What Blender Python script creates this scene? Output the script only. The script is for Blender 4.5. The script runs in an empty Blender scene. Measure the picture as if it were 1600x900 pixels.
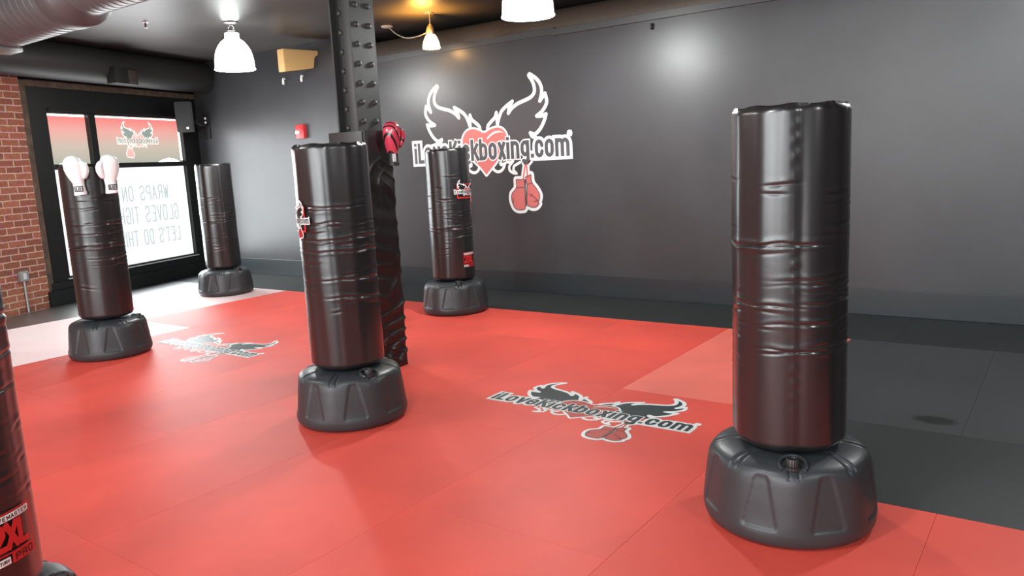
import bpy, bmesh, math, random
import numpy as np
from mathutils import Vector, Matrix
from mathutils.geometry import tessellate_polygon, delaunay_2d_cdt
random.seed(7); rng = np.random.default_rng(7)
PI = math.pi
C = bpy.context.scene.collection

# ------------------------------------------------------------------ materials
def srgb(r, g, b):
    f = lambda c: (c/255/12.92) if c/255 <= .04045 else ((c/255+.055)/1.055)**2.4
    return (f(r), f(g), f(b))
def mat(name, col, rough=.5, metal=0., spec=.5, coat=0., coat_rough=.1, bump=None, emit=None, estr=0., mottle=None):
    m = bpy.data.materials.new(name); m.use_nodes = True
    nt = m.node_tree; b = nt.nodes['Principled BSDF']
    b.inputs['Base Color'].default_value = (*col, 1)
    b.inputs['Roughness'].default_value = rough
    b.inputs['Metallic'].default_value = metal
    b.inputs['Specular IOR Level'].default_value = spec
    b.inputs['Coat Weight'].default_value = coat
    b.inputs['Coat Roughness'].default_value = coat_rough
    if emit:
        b.inputs['Emission Color'].default_value = (*emit, 1); b.inputs['Emission Strength'].default_value = estr
    tc = nt.nodes.new('ShaderNodeTexCoord')
    if bump:
        sc, st, dist = bump
        n = nt.nodes.new('ShaderNodeTexNoise'); n.inputs['Scale'].default_value = sc; n.inputs['Detail'].default_value = 4
        bp = nt.nodes.new('ShaderNodeBump'); bp.inputs['Strength'].default_value = st; bp.inputs['Distance'].default_value = dist
        nt.links.new(tc.outputs['Object'], n.inputs['Vector']); nt.links.new(n.outputs['Fac'], bp.inputs['Height'])
        nt.links.new(bp.outputs['Normal'], b.inputs['Normal'])
    if mottle:
        sc, lo, hi = mottle
        n = nt.nodes.new('ShaderNodeTexNoise'); n.inputs['Scale'].default_value = sc; n.inputs['Detail'].default_value = 5
        r = nt.nodes.new('ShaderNodeValToRGB')
        r.color_ramp.elements[0].position = .3; r.color_ramp.elements[1].position = .7
        r.color_ramp.elements[0].color = (*[c*lo for c in col], 1); r.color_ramp.elements[1].color = (*[min(1, c*hi) for c in col], 1)
        nt.links.new(tc.outputs['Object'], n.inputs['Vector']); nt.links.new(n.outputs['Fac'], r.inputs['Fac'])
        nt.links.new(r.outputs['Color'], b.inputs['Base Color'])
    return m
M = {}
M['vinyl'] = mat('vinyl_black', (.013, .0125, .0135), .28, spec=.5, coat=.55, coat_rough=.24, bump=(26, .12, .004))
M['wrapvinyl'] = mat('wrap_vinyl', (.013, .012, .012), .38, spec=.45, bump=(40, .15, .003))
M['plastic'] = mat('base_plastic', (.032, .037, .041), .40, spec=.5, bump=(260, .06, .001))
M['captop'] = mat('cap_plastic', (.02, .02, .02), .4)
M['wall'] = mat('satin_wall_paint', (.043, .0435, .047), .37, spec=.44, bump=(9, .04, .01), mottle=(1.3, .85, 1.15))
M['walldark'] = mat('dark_wall_paint', (.02, .02, .021), .5)
M['trim'] = mat('trim_paint', (.05, .051, .053), .4)
M['baseb'] = mat('baseboard_paint', (.026, .031, .034), .33, spec=.5)
M['ceil'] = mat('ceiling_paint', (.055, .050, .046), .42, spec=.5, mottle=(2.2, .85, 1.15))
M['frame'] = mat('black_window_frame', (.0045, .005, .005), .45)
M['jamb'] = mat('old_wood_jamb', (.07, .045, .03), .8, mottle=(8, .6, 1.5))
M['steel'] = mat('painted_steel', (.035, .036, .036), .5, bump=(60, .1, .002))
M['steeldk'] = mat('painted_steel_dark', (.012, .012, .012), .6)
M['duct'] = mat('galvanised_duct', (.145, .142, .145), .45, metal=.65, bump=(14, .06, .004), mottle=(5, .85, 1.12))
M['ductdk'] = mat('dark_painted_duct', (.024, .025, .024), .55)
M['ductbr'] = mat('brown_painted_duct', (.085, .06, .045), .55)
M['grill'] = mat('register_panel', (.05, .038, .03), .6)
M['white'] = mat('white_vinyl_print', (.80, .83, .83), .5)
M['wingfill'] = mat('wing_grey_print', (.066, .060, .064), .4)
M['lettergrey'] = mat('letter_grey_print', (.075, .075, .083), .45)
M['heart'] = mat('red_wall_print', (.62, .16, .145), .45)
M['lineprint'] = mat('dark_line_print', (.10, .05, .06), .5)
M['fdark'] = mat('floor_logo_dark_print', (.022, .034, .036), .42)
M['fred'] = mat('floor_logo_red_print', (.50, .075, .05), .42)
M['fline'] = mat('floor_logo_line_print', (.11, .02, .02), .5)
M['redprint'] = mat('red_badge_print', (.50, .02, .02), .35)
M['blackprint'] = mat('black_badge_print', (.012, .01, .01), .4)
M['gwhite'] = mat('white_glove_leather', (.85, .87, .88), .38, spec=.5, bump=(70, .08, .002))
M['gpatch'] = mat('black_patch', (.02, .02, .02), .5)
M['gblack'] = mat('black_glove_cuff', (.012, .012, .012), .45)
M['alarm'] = mat('fire_alarm_red', (.45, .02, .025), .4)
M['strobe'] = mat('strobe_lens', (.85, .85, .85), .2)
M['beige'] = mat('cream_wood', (.72, .47, .2), .6, mottle=(3, .92, 1.06))
M['chrome'] = mat('lamp_metal', (.30, .29, .28), .35, metal=.9)
M['shade'] = mat('white_glass_shade', (.9, .9, .88), .3, emit=(.93, 1, .96), estr=6.5)
M['amber'] = mat('amber_lit_glass', (.9, .8, .6), .2, emit=(1, .83, .55), estr=3.0)
M['outlet'] = mat('grey_outlet_metal', (.36, .37, .38), .4, metal=.5)
M['speaker'] = mat('speaker_black', (.010, .010, .010), .6)
M['gap'] = mat('daylight_gap', (.9, .9, .9), .5, emit=(1, 1, 1), estr=3.)
M['winletter'] = mat('window_letter_film', (.02, .02, .02), .5, emit=(.58, .66, .67), estr=1.)
M['wlwhite'] = mat('window_logo_white', (.8, .75, .7), .5, emit=(1, .86, .82), estr=.78)
M['wlgrey'] = mat('window_logo_grey', (.2, .24, .22), .5, emit=(.26, .32, .29), estr=.75)
M['wlred'] = mat('window_logo_red', (.7, .3, .28), .5, emit=(1, .48, .46), estr=.75)

def stripe_mat():
    m = mat('red_black_striped_leather', (.5, .05, .08), .22, spec=.6, coat=.4)
    nt = m.node_tree; b = nt.nodes['Principled BSDF']
    tc = nt.nodes.new('ShaderNodeTexCoord'); w = nt.nodes.new('ShaderNodeTexWave'); r = nt.nodes.new('ShaderNodeValToRGB')
    mp = nt.nodes.new('ShaderNodeMapping'); mp.inputs['Rotation'].default_value = (.5, .75, .3)
    w.inputs['Scale'].default_value = 6.2; w.inputs['Distortion'].default_value = 5; w.inputs['Detail'].default_value = 0; w.inputs['Detail Scale'].default_value = 1.2
    r.color_ramp.interpolation = 'CONSTANT'
    r.color_ramp.elements[0].color = (.012, .008, .01, 1); r.color_ramp.elements[1].color = (.62, .06, .10, 1); r.color_ramp.elements[1].position = .17
    nt.links.new(tc.outputs['Object'], mp.inputs['Vector']); nt.links.new(mp.outputs['Vector'], w.inputs['Vector'])
    nt.links.new(w.outputs['Fac'], r.inputs['Fac']); nt.links.new(r.outputs['Color'], b.inputs['Base Color'])
    return m
M['stripe'] = stripe_mat()

def brick_mat():
    m = mat('red_brick', (.3, .1, .06), .85)
    nt = m.node_tree; b = nt.nodes['Principled BSDF']
    tc = nt.nodes.new('ShaderNodeTexCoord'); sep = nt.nodes.new('ShaderNodeSeparateXYZ'); cb = nt.nodes.new('ShaderNodeCombineXYZ')
    nz = nt.nodes.new('ShaderNodeTexNoise'); nz.inputs['Scale'].default_value = 7; nz.inputs['Detail'].default_value = 3
    add = nt.nodes.new('ShaderNodeVectorMath'); add.operation = 'MULTIPLY_ADD'; add.inputs[1].default_value = (.02, .02, .02)
    br = nt.nodes.new('ShaderNodeTexBrick'); br.inputs['Scale'].default_value = 1
    br.inputs['Brick Width'].default_value = .235; br.inputs['Row Height'].default_value = .084; br.inputs['Mortar Size'].default_value = .0085
    br.inputs['Mortar Smooth'].default_value = .3; br.inputs['Bias'].default_value = -.1
    br.inputs['Color1'].default_value = (.30, .10, .058, 1); br.inputs['Color2'].default_value = (.17, .055, .035, 1); br.inputs['Mortar'].default_value = (.50, .33, .27, 1)
    n2 = nt.nodes.new('ShaderNodeTexNoise'); n2.inputs['Scale'].default_value = 30; n2.inputs['Detail'].default_value = 6
    mx = nt.nodes.new('ShaderNodeMix'); mx.data_type = 'RGBA'; mx.blend_type = 'OVERLAY'; mx.inputs['Factor'].default_value = .85
    bp = nt.nodes.new('ShaderNodeBump'); bp.inputs['Strength'].default_value = .7; bp.inputs['Distance'].default_value = .012; bp.invert = True
    l = nt.links.new
    l(tc.outputs['Object'], sep.inputs[0]); l(sep.outputs['X'], cb.inputs['X']); l(sep.outputs['Z'], cb.inputs['Y'])
    l(tc.outputs['Object'], nz.inputs['Vector']); l(nz.outputs['Color'], add.inputs[0]); l(cb.outputs[0], add.inputs[2])
    l(add.outputs[0], br.inputs['Vector']); l(tc.outputs['Object'], n2.inputs['Vector'])
    l(br.outputs['Color'], mx.inputs['A']); l(n2.outputs['Color'], mx.inputs['B']); l(mx.outputs['Result'], b.inputs['Base Color'])
    l(br.outputs['Fac'], bp.inputs['Height']); l(bp.outputs['Normal'], b.inputs['Normal'])
    return m
M['brick'] = brick_mat()

def pane_mat(name, stops, axis_lo, axis_hi, strength):
    # back-lit printed film on glass: a vertical gradient printed on the film, glowing with the daylight behind it
    m = mat(name, (.5, .5, .5), .25)
    nt = m.node_tree; b = nt.nodes['Principled BSDF']
    tc = nt.nodes.new('ShaderNodeTexCoord'); sep = nt.nodes.new('ShaderNodeSeparateXYZ'); mr = nt.nodes.new('ShaderNodeMapRange'); r = nt.nodes.new('ShaderNodeValToRGB')
    mr.inputs['From Min'].default_value = axis_lo; mr.inputs['From Max'].default_value = axis_hi
    while len(r.color_ramp.elements) < len(stops): r.color_ramp.elements.new(.5)
    for e, (p, c) in zip(r.color_ramp.elements, stops): e.position = p; e.color = (*c, 1)
    l = nt.links.new
    l(tc.outputs['Object'], sep.inputs[0]); l(sep.outputs['Z'], mr.inputs['Value']); l(mr.outputs[0], r.inputs['Fac'])
    l(r.outputs['Color'], b.inputs['Emission Color']); b.inputs['Emission Strength'].default_value = strength
    b.inputs['Base Color'].default_value = (.04, .04, .04, 1)
    return m
M['film'] = pane_mat('red_to_grey_window_film', [(0, srgb(170, 172, 158)), (.35, srgb(198, 182, 167)), (.66, srgb(228, 166, 156)), (1, srgb(240, 116, 112))], 1.85, 2.53, 1.12)
M['frost'] = pane_mat('white_frosted_film', [(0, (.93, .98, .98)), (1, (1, 1, 1))], .3, 1.8, 1.12)

def mat_mat(name, col, rough, spec, smudge=None, var=.12):
    m = mat(name, col, rough, spec=spec, bump=(420, .12, .0012))
    nt = m.node_tree; b = nt.nodes['Principled BSDF']; l = nt.links.new
    tc = nt.nodes.new('ShaderNodeTexCoord'); n = nt.nodes.new('ShaderNodeTexNoise'); n.inputs['Scale'].default_value = 1.1; n.inputs['Detail'].default_value = 3
    r = nt.nodes.new('ShaderNodeValToRGB'); r.color_ramp.elements[0].position = .3; r.color_ramp.elements[1].position = .7
    r.color_ramp.elements[0].color = (*[c*(1-var) for c in col], 1); r.color_ramp.elements[1].color = (*[c*(1+var) for c in col], 1)
    l(tc.outputs['Object'], n.inputs['Vector']); l(n.outputs['Fac'], r.inputs['Fac'])
    out = r.outputs['Color']
    if smudge:
        mp = nt.nodes.new('ShaderNodeMapping'); mp.vector_type = 'POINT'
        mp.inputs['Location'].default_value = (-smudge[0]/.17, -smudge[1]/.11, 0); mp.inputs['Scale'].default_value = (1/.17, 1/.11, 1)
        g = nt.nodes.new('ShaderNodeTexGradient'); g.gradient_type = 'SPHERICAL'
        n2 = nt.nodes.new('ShaderNodeTexNoise'); n2.inputs['Scale'].default_value = 55; n2.inputs['Detail'].default_value = 3
        mul = nt.nodes.new('ShaderNodeMath'); mul.operation = 'MULTIPLY'
        rr = nt.nodes.new('ShaderNodeValToRGB'); rr.color_ramp.elements[0].position = .12; rr.color_ramp.elements[1].position = .24
        mx = nt.nodes.new('ShaderNodeMix'); mx.data_type = 'RGBA'; mx.inputs['B'].default_value = (.006, .006, .006, 1)
        geo = nt.nodes.new('ShaderNodeNewGeometry')
        l(geo.outputs['Position'], mp.inputs['Vector']); l(mp.outputs[0], g.inputs['Vector']); l(geo.outputs['Position'], n2.inputs['Vector'])
        l(g.outputs['Fac'], mul.inputs[0]); l(n2.outputs['Fac'], mul.inputs[1]); l(mul.outputs[0], rr.inputs['Fac'])
        l(rr.outputs['Color'], mx.inputs['Factor']); l(out, mx.inputs['A']); out = mx.outputs['Result']
    l(out, b.inputs['Base Color'])
    return m
RED = (.74, .082, .058)
M['red'] = [mat_mat('red_mat_vinyl_%s' % n, RED, ro, sp) for n, ro, sp in (('a', .52, .42), ('b', .55, .46), ('c', .53, .40))]
M['redglossy'] = mat_mat('red_mat_vinyl_sheen', (.66, .09, .07), .44, 1.)
_b = M['redglossy'].node_tree.nodes['Principled BSDF']; _b.inputs['Coat Weight'].default_value = 1; _b.inputs['Coat Roughness'].default_value = .56; _b.inputs['Coat IOR'].default_value = 2.4
_b.inputs['Sheen Weight'].default_value = 1.; _b.inputs['Sheen Roughness'].default_value = .5
M['redlight'] = mat_mat('red_mat_vinyl_light', (.80, .16, .12), .55, .6)
M['black'] = [mat_mat('black_mat_vinyl_%s' % n, c, .5, sp) for n, c, sp in (('a', (.028, .033, .033), .4), ('b', (.04, .044, .046), .5), ('c', (.021, .025, .025), .35))]
M['blacksmudge'] = mat_mat('black_mat_vinyl_smudged', (.040, .044, .046), .5, .5, smudge=(-.60, 4.86))
M['blackwin'] = mat_mat('black_mat_vinyl_sheen', (.036, .041, .043), .45, 1.)
_b = M['blackwin'].node_tree.nodes['Principled BSDF']; _b.inputs['Coat Weight'].default_value = 1; _b.inputs['Coat Roughness'].default_value = .40; _b.inputs['Coat IOR'].default_value = 1.8
M['gapfloor'] = mat('subfloor', (.015, .012, .012), .8)

# ------------------------------------------------------------------ object helpers
def tag(o, label=None, cat=None, group=None, kind=None):
    if label: o['label'] = label
    if cat: o['category'] = cat
    if group: o['group'] = group
    if kind: o['kind'] = kind
    return o
def wmat(parent):
    if parent is None: return Matrix()
    return parent['_m'] if False else XF[parent.name]
XF = {}
def thing(name, label, cat, loc=(0, 0, 0), rotz=0, group=None):
    o = bpy.data.objects.new(name, None); C.objects.link(o)
    o.empty_display_size = .1
    o.location = loc; o.rotation_euler = (0, 0, rotz)
    XF[o.name] = Matrix.Translation(Vector(loc)) @ Matrix.Rotation(rotz, 4, 'Z')
    return tag(o, label, cat, group)
def obj(name, bm, m, parent=None, smooth=True, local=False, origin=None, angle=35):
    """link a bmesh (world coordinates unless local) as one mesh object"""
    if isinstance(bm, bpy.types.Mesh):
        me = bm
        o = bpy.data.objects.new(name, me); C.objects.link(o)
        if parent: o.parent = parent; XF[o.name] = XF[parent.name].copy()
        return o
    X = XF[parent.name] if parent else (Matrix.Translation(Vector(origin)) if origin is not None else Matrix())
    if not local: bm.transform(X.inverted())
    me = bpy.data.meshes.new(name); bm.normal_update(); bm.to_mesh(me); bm.free()
    if isinstance(m, (list, tuple)):
        for k in m: me.materials.append(k)
    else: me.materials.append(m)
    o = bpy.data.objects.new(name, me); C.objects.link(o)
    if smooth:
        me.polygons.foreach_set('use_smooth', [True]*len(me.polygons))
        try: me.set_sharp_from_angle(angle=math.radians(angle))
        except Exception: pass
    if parent: o.parent = parent; XF[o.name] = XF[parent.name].copy()
    else:
        if origin is not None: o.location = origin
        XF[o.name] = X
    return o
def struct(name, bm, m, **k):
    return tag(obj(name, bm, m, **k), kind='structure')
def quadgrid(P, close_u=False, close_v=False, bm=None):
    """P[nv][nu][3] numpy -> faces"""
    bm = bm or bmesh.new()
    nv, nu = P.shape[:2]
    V = [[bm.verts.new(P[j, i]) for i in range(nu)] for j in range(nv)]
    for j in range(nv if close_v else nv-1):
        for i in range(nu if close_u else nu-1):
            a, b_, c, d = V[j][i], V[j][(i+1) % nu], V[(j+1) % nv][(i+1) % nu], V[(j+1) % nv][i]
            bm.faces.new((a, b_, c, d))
    return bm, V
def box(bm, x0, x1, y0, y1, z0, z1, bev=0, X=None):
    t = bmesh.new(); bmesh.ops.create_cube(t, size=1)
    for v in t.verts: v.co = Vector(((x0+x1)/2+v.co.x*(x1-x0), (y0+y1)/2+v.co.y*(y1-y0), (z0+z1)/2+v.co.z*(z1-z0)))
    if bev: bmesh.ops.bevel(t, geom=list(t.edges), offset=bev, segments=2, profile=.6, affect='EDGES')
    if X is not None: t.transform(X)
    return merge(bm, t)
def merge(bm, t):
    me = bpy.data.meshes.new('tmp'); t.to_mesh(me); t.free(); bm.from_mesh(me); bpy.data.meshes.remove(me); return bm
def nbox(*a, **k): return box(bmesh.new(), *a, **k)
def lathe(prof, n=48, cap0=False, cap1=False, c=(0, 0, 0)):
    t = np.linspace(0, 2*PI, n, endpoint=False)
    P = np.array([[(c[0]+r*math.cos(a), c[1]+r*math.sin(a), c[2]+z) for a in t] for r, z in prof])
    bm, V = quadgrid(P, close_u=True)
    if cap0: bm.faces.new(V[0][::-1])
    if cap1: bm.faces.new(V[-1])
    return bm
def tube(pts, r, n=10, bm=None):
    bm = bm or bmesh.new(); pts = [Vector(p) for p in pts]; rings = []
    rr = r if isinstance(r, (list, tuple)) else [r]*len(pts)
    for i, p in enumerate(pts):
        d = (pts[min(i+1, len(pts)-1)]-pts[max(i-1, 0)]).normalized()
        u = d.cross(Vector((0, 0, 1)) if abs(d.z) < .9 else Vector((1, 0, 0))).normalized(); w = d.cross(u)
        rings.append([bm.verts.new(p+rr[i]*(math.cos(2*PI*k/n)*u+math.sin(2*PI*k/n)*w)) for k in range(n)])
    for a, b_ in zip(rings, rings[1:]):
        for k in range(n): bm.faces.new((a[k], a[(k+1) % n], b_[(k+1) % n], b_[k]))
    bm.faces.new(rings[0][::-1]); bm.faces.new(rings[-1]); return bm
def cyl(p0, p1, r, n=24, bm=None): return tube([p0, p1], r, n, bm)
def spline(pts, n=10):
    pts = [Vector(p) for p in pts]; out = []
    for i in range(len(pts)-1):
        p0, p1, p2, p3 = pts[max(i-1, 0)], pts[i], pts[i+1], pts[min(i+2, len(pts)-1)]
        for k in range(n):
            t = k/n; out.append(.5*((2*p1)+(p2-p0)*t+(2*p0-5*p1+4*p2-p3)*t*t+(3*p1-p0-3*p2+p3)*t**3))
    out.append(pts[-1]); return out

# ------------------------------------------------------------------ flat artwork: strokes, polygons, letters
def stroke(bm, pts, w, closed=False, ext=0., disc=True, z=0.):
    pts = [Vector((p[0], p[1])) for p in pts]
    if closed: pts = pts+[pts[0]]
    h = w/2
    for i, (a, b_) in enumerate(zip(pts, pts[1:])):
        d = b_-a
        if d.length < 1e-6: continue
        d.normalize(); n = Vector((-d.y, d.x))*h
        a2 = a-d*ext if (i == 0 and not closed) else a; b2 = b_+d*ext if (i == len(pts)-2 and not closed) else b_
        bm.faces.new([bm.verts.new((q.x, q.y, z)) for q in (a2-n, b2-n, b2+n, a2+n)])
    if disc:
        for p in (pts[:-1] if closed else pts[1:-1]):
            bm.faces.new([bm.verts.new((p.x+h*math.cos(k*PI/5), p.y+h*math.sin(k*PI/5), z)) for k in range(10)])
    return bm
def poly(bm, pts, z=0.):
    v = [bm.verts.new((p[0], p[1], z)) for p in pts]
    for t in tessellate_polygon([[Vector((p[0], p[1], 0)) for p in pts]]):
        f = [v[i] for i in t]
        a, b_, c = [q.co for q in f]
        if (b_-a).cross(c-a).z < 0: f.reverse()
        try: bm.faces.new(f)
        except ValueError: pass
    return bm
def union(bm):
    """merge overlapping flat polygons, level by level, into clean non-overlapping faces"""
    lev = {}
    for f in bm.faces: lev.setdefault(round(f.verts[0].co.z, 4), []).append([(v.co.x, v.co.y) for v in f.verts])
    bm.clear()
    for z, polys in lev.items():
        V, Fc = [], []
        for p in polys:
            if sum(a[0]*b_[1]-b_[0]*a[1] for a, b_ in zip(p, p[1:]+p[:1])) < 0: p = p[::-1]
            Fc.append(list(range(len(V), len(V)+len(p)))); V += [Vector(q) for q in p]
        ov, oe, of, *_ = delaunay_2d_cdt(V, [], Fc, 0, 1e-5)
        nv = [bm.verts.new((v.x, v.y, z)) for v in ov]
        # keep the triangles whose centre lies in one of the (convex) input polygons
        cen = np.array([[sum(ov[i].x for i in f)/len(f), sum(ov[i].y for i in f)/len(f)] for f in of]); keep = np.zeros(len(of), bool)
        for fc in Fc:
            q = np.array([V[i][:] for i in fc]); e = np.roll(q, -1, 0)-q
            c = np.where(((cen >= q.min(0)) & (cen <= q.max(0))).all(1) & ~keep)[0]
            if len(c):
                w = cen[c][:, None, :]-q[None]
                keep[c] |= (e[None, :, 0]*w[..., 1]-e[None, :, 1]*w[..., 0] >= -1e-9).all(1)
        for f, kp in zip(of, keep):
            if not kp: continue
            q = [nv[i] for i in f]
            a, b_, c = [v.co for v in q[:3]]
            if (b_-a).cross(c-a).z < 0: q.reverse()
            try: bm.faces.new(q)
            except ValueError: pass
    bmesh.ops.delete(bm, geom=[v for v in bm.verts if not v.link_faces], context='VERTS')
    return bm
def rr_arc(cx, cy, rx, ry, a0, a1, n=6):
    return [(cx+rx*math.cos(math.radians(a0+(a1-a0)*k/n)), cy+ry*math.sin(math.radians(a0+(a1-a0)*k/n))) for k in range(n+1)]
T = .17
def glyph(ch):
    """(strokes, advance) in cap heights, heavy condensed face; a stroke is (points, closed)"""
    t = T; h = t/2; X = .80; S = []
    def O(w, top, bot=0):
        rx = (w-t)/2; cx = w/2; ry = min(rx*1.25, (top-bot)/2-h)
        return rr_arc(cx, top-h-ry, rx, ry, 0, 180)+rr_arc(cx, bot+h+ry, rx, ry, 180, 360), cx, rx, ry
    if ch == 'i': return [([(h, 0), (h, .76)], 0), ([(h, .85), (h, 1.0)], 0)], .245
    if ch == 'L': return [([(h, 0), (h, 1)], 0), ([(h, h), (.40, h)], 0)], .45
    if ch == 'o': return [(O(.48, X)[0], 1)], .555
    if ch == 'v': return [([(h*.8, X), (.24, .02), (.48-h*.8, X)], 0)], .52
    if ch == 'e':
        o, cx, rx, ry = O(.48, X)
        return [([(cx-rx, .42), (cx+rx, .42)]+rr_arc(cx, X-h-ry, rx, ry, 0, 180)+rr_arc(cx, h+ry, rx, ry, 180, 360)+[(cx+rx, .27)], 0)], .55
    if ch == 'c':
        o, cx, rx, ry = O(.47, X)
        return [([(cx+rx, .52)]+rr_arc(cx, X-h-ry, rx, ry, 0, 180)+rr_arc(cx, h+ry, rx, ry, 180, 360)+[(cx+rx, .29)], 0)], .54
    if ch == 'K': return [([(h, 0), (h, 1)], 0), ([(.47, 1), (h+.06, .44)], 0), ([(.22, .58), (.48, 0)], 0)], .56
    if ch == 'k': return [([(h, 0), (h, 1)], 0), ([(.43, X), (h+.05, .36)], 0), ([(.21, .47), (.45, 0)], 0)], .515
    if ch == 'b':
        o, cx, rx, ry = O(.48, X)
        return [([(h, 0), (h, 1)], 0), (o, 1)], .555
    if ch == 'x': return [([(h*.85, 0), (.46-h*.85, X)], 0), ([(h*.85, X), (.46-h*.85, 0)], 0)], .50
    if ch == 'n':
        o, cx, rx, ry = O(.48, X)
        return [([(h, 0), (h, X)], 0), ([(cx+rx, 0)]+rr_arc(cx, X-h-ry, rx, ry, 0, 150), 0)], .56
    if ch == 'g':
        o, cx, rx, ry = O(.48, X, .08)
        return [(o, 1), ([(cx+rx, X), (cx+rx, -.06)]+rr_arc(cx, -.04, rx, .10, 0, -160), 0)], .555
    if ch == '.': return [([(.09, 0), (.09, .18)], 0)], .235
    if ch == 'm':
        o, cx, rx, ry = O(.46, X)
        a = [(cx+rx, 0)]+rr_arc(cx, X-h-ry, rx, ry, 0, 150)
        return [([(h, 0), (h, X)], 0), (a, 0), ([(p[0]+2*rx, p[1]) for p in a], 0)], .80
    return [], .3
def caps(ch, w=.62):
    """light block capitals (strokes in cap heights)"""
    e = {'W': [[(0, 1), (w*.25, 0), (w*.5, .8), (w*.75, 0), (w, 1)]],
         'R': [[(0, 0), (0, 1), (w*.6, 1), (w*.9, .9), (w*.9, .6), (w*.6, .5), (0, .5)], [(w*.55, .5), (w*.95, 0)]],
         'A': [[(0, 0), (w/2, 1), (w, 0)], [(w*.2, .35), (w*.8, .35)]],
         'P': [[(0, 0), (0, 1), (w*.65, 1), (w*.95, .88), (w*.95, .6), (w*.65, .47), (0, .47)]],
         'S': [[(w*.92, .82), (w*.75, 1), (w*.2, 1), (0, .85), (0, .65), (w*.15, .54), (w*.8, .46), (w*.95, .33), (w*.95, .15), (w*.75, 0), (w*.2, 0), (0, .18)]],
         'O': [[(w*.2, 0), (0, .2), (0, .8), (w*.2, 1), (w*.75, 1), (w*.95, .8), (w*.95, .2), (w*.75, 0), (w*.2, 0)]],
         'N': [[(0, 0), (0, 1), (w*.9, 0), (w*.9, 1)]], 'G': [[(w*.92, .82), (w*.72, 1), (w*.2, 1), (0, .8), (0, .2), (w*.2, 0), (w*.72, 0), (w*.92, .2), (w*.92, .48), (w*.55, .48)]],
         'L': [[(0, 1), (0, 0), (w*.8, 0)]], 'V': [[(0, 1), (w*.45, 0), (w*.9, 1)]], 'E': [[(w*.8, 1), (0, 1), (0, 0), (w*.8, 0)], [(0, .5), (w*.65, .5)]],
         'T': [[(0, 1), (w*.9, 1)], [(w*.45, 1), (w*.45, 0)]], 'I': [[(0, 0), (0, 1)]], 'H': [[(0, 0), (0, 1)], [(w*.9, 0), (w*.9, 1)], [(0, .5), (w*.9, .5)]],
         'D': [[(0, 0), (0, 1), (w*.6, 1), (w*.92, .8), (w*.92, .2), (w*.6, 0), (0, 0)]], "'": [[(.03, 1), (0, .78)]],
         'M': [[(0, 0), (0, 1), (w*.5, .25), (w, 1), (w, 0)]], 'X': [[(0, 0), (w*.95, 1)], [(0, 1), (w*.95, 0)]],
         '2': [[(0, .8), (w*.2, 1), (w*.7, 1), (w*.92, .85), (w*.92, .6), (0, .05), (0, 0), (w*.95, 0)]],
         'C': [[(w*.92, .8), (w*.72, 1), (w*.2, 1), (0, .8), (0, .2), (w*.2, 0), (w*.72, 0), (w*.92, .2)]], 'U': [[(0, 1), (0, .18), (w*.2, 0), (w*.7, 0), (w*.9, .18), (w*.9, 1)]],
         'Y': [[(0, 1), (w*.45, .5), (w*.9, 1)], [(w*.45, .5), (w*.45, 0)]], 'K': [[(0, 0), (0, 1)], [(w*.9, 1), (0, .42)], [(w*.3, .6), (w*.9, 0)]],
         'B': [[(0, 0), (0, 1), (w*.65, 1), (w*.85, .88), (w*.85, .63), (w*.65, .53), (0, .53)], [(w*.65, .53), (w*.95, .4), (w*.95, .12), (w*.65, 0), (0, 0)]]}
    wid = {'I': .0, "'": .03, ' ': .35}
    return e.get(ch, []), wid.get(ch, w)
def caps_line(bm, text, x, y, h, t, width=None, w=.62, gap=.3, z=0., shear=0.):
    adv = sum(caps(c, w)[1]+gap for c in text)-gap
    sx = (width/(adv*h)) if width else 1.
    cx = 0.
    for c in text:
        S, a = caps(c, w)
        for s in S: stroke(bm, [(x+(cx+p[0])*h*sx+shear*p[1]*h, y+p[1]*h) for p in s], t, ext=t*.45, z=z)
        cx += a+gap
    return bm

# logo, traced in metres about (centre, text baseline)
WING = [(0.057, 0.354), (0.065, 0.41), (0.116, 0.457), (0.178, 0.504), (0.204, 0.56), (0.209, 0.491), (0.21, 0.41), (0.242, 0.499), (0.285, 0.571), (0.352, 0.621), (0.449, 0.672), (0.401, 0.607), (0.382, 0.539), (0.438, 0.594), (0.528, 0.641), (0.628, 0.669), (0.714, 0.698), (0.763, 0.743), (0.771, 0.8), (0.748, 0.874), (0.699, 0.946), (0.712, 0.961), (0.792, 0.908), (0.845, 0.85), (0.87, 0.781), (0.864, 0.714), (0.839, 0.644), (0.881, 0.689), (0.914, 0.724), (0.934, 0.641), (0.916, 0.585), (0.86, 0.522), (0.786, 0.477), (0.857, 0.474), (0.917, 0.49), (0.893, 0.427), (0.851, 0.357), (0.8, 0.302), (0.744, 0.271), (0.685, 0.29), (0.713, 0.247), (0.772, 0.23)]
HEART = [(-0.002, 0.331), (0.082, 0.36), (0.159, 0.38), (0.228, 0.38), (0.289, 0.356), (0.331, 0.301), (0.34, 0.247), (0.317, 0.176), (0.267, 0.097), (0.166, -0.026), (0.079, -0.106), (0.003, -0.177), (-0.073, -0.092), (-0.162, -0.015), (-0.279, 0.086), (-0.33, 0.164), (-0.345, 0.231), (-0.329, 0.304), (-0.269, 0.366), (-0.182, 0.388), (-0.088, 0.368)]
GLINT = [(0.041, 0.269), (0.096, 0.311), (0.156, 0.339), (0.237, 0.345), (0.309, 0.312), (0.248, 0.326), (0.155, 0.315), (0.095, 0.283), (0.046, 0.250)]
SWIRL = [(0.099, -0.074), (0.13, -0.126), (0.193, -0.147), (0.258, -0.117), (0.297, -0.05), (0.244, -0.066), (0.217, -0.037)]
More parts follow.
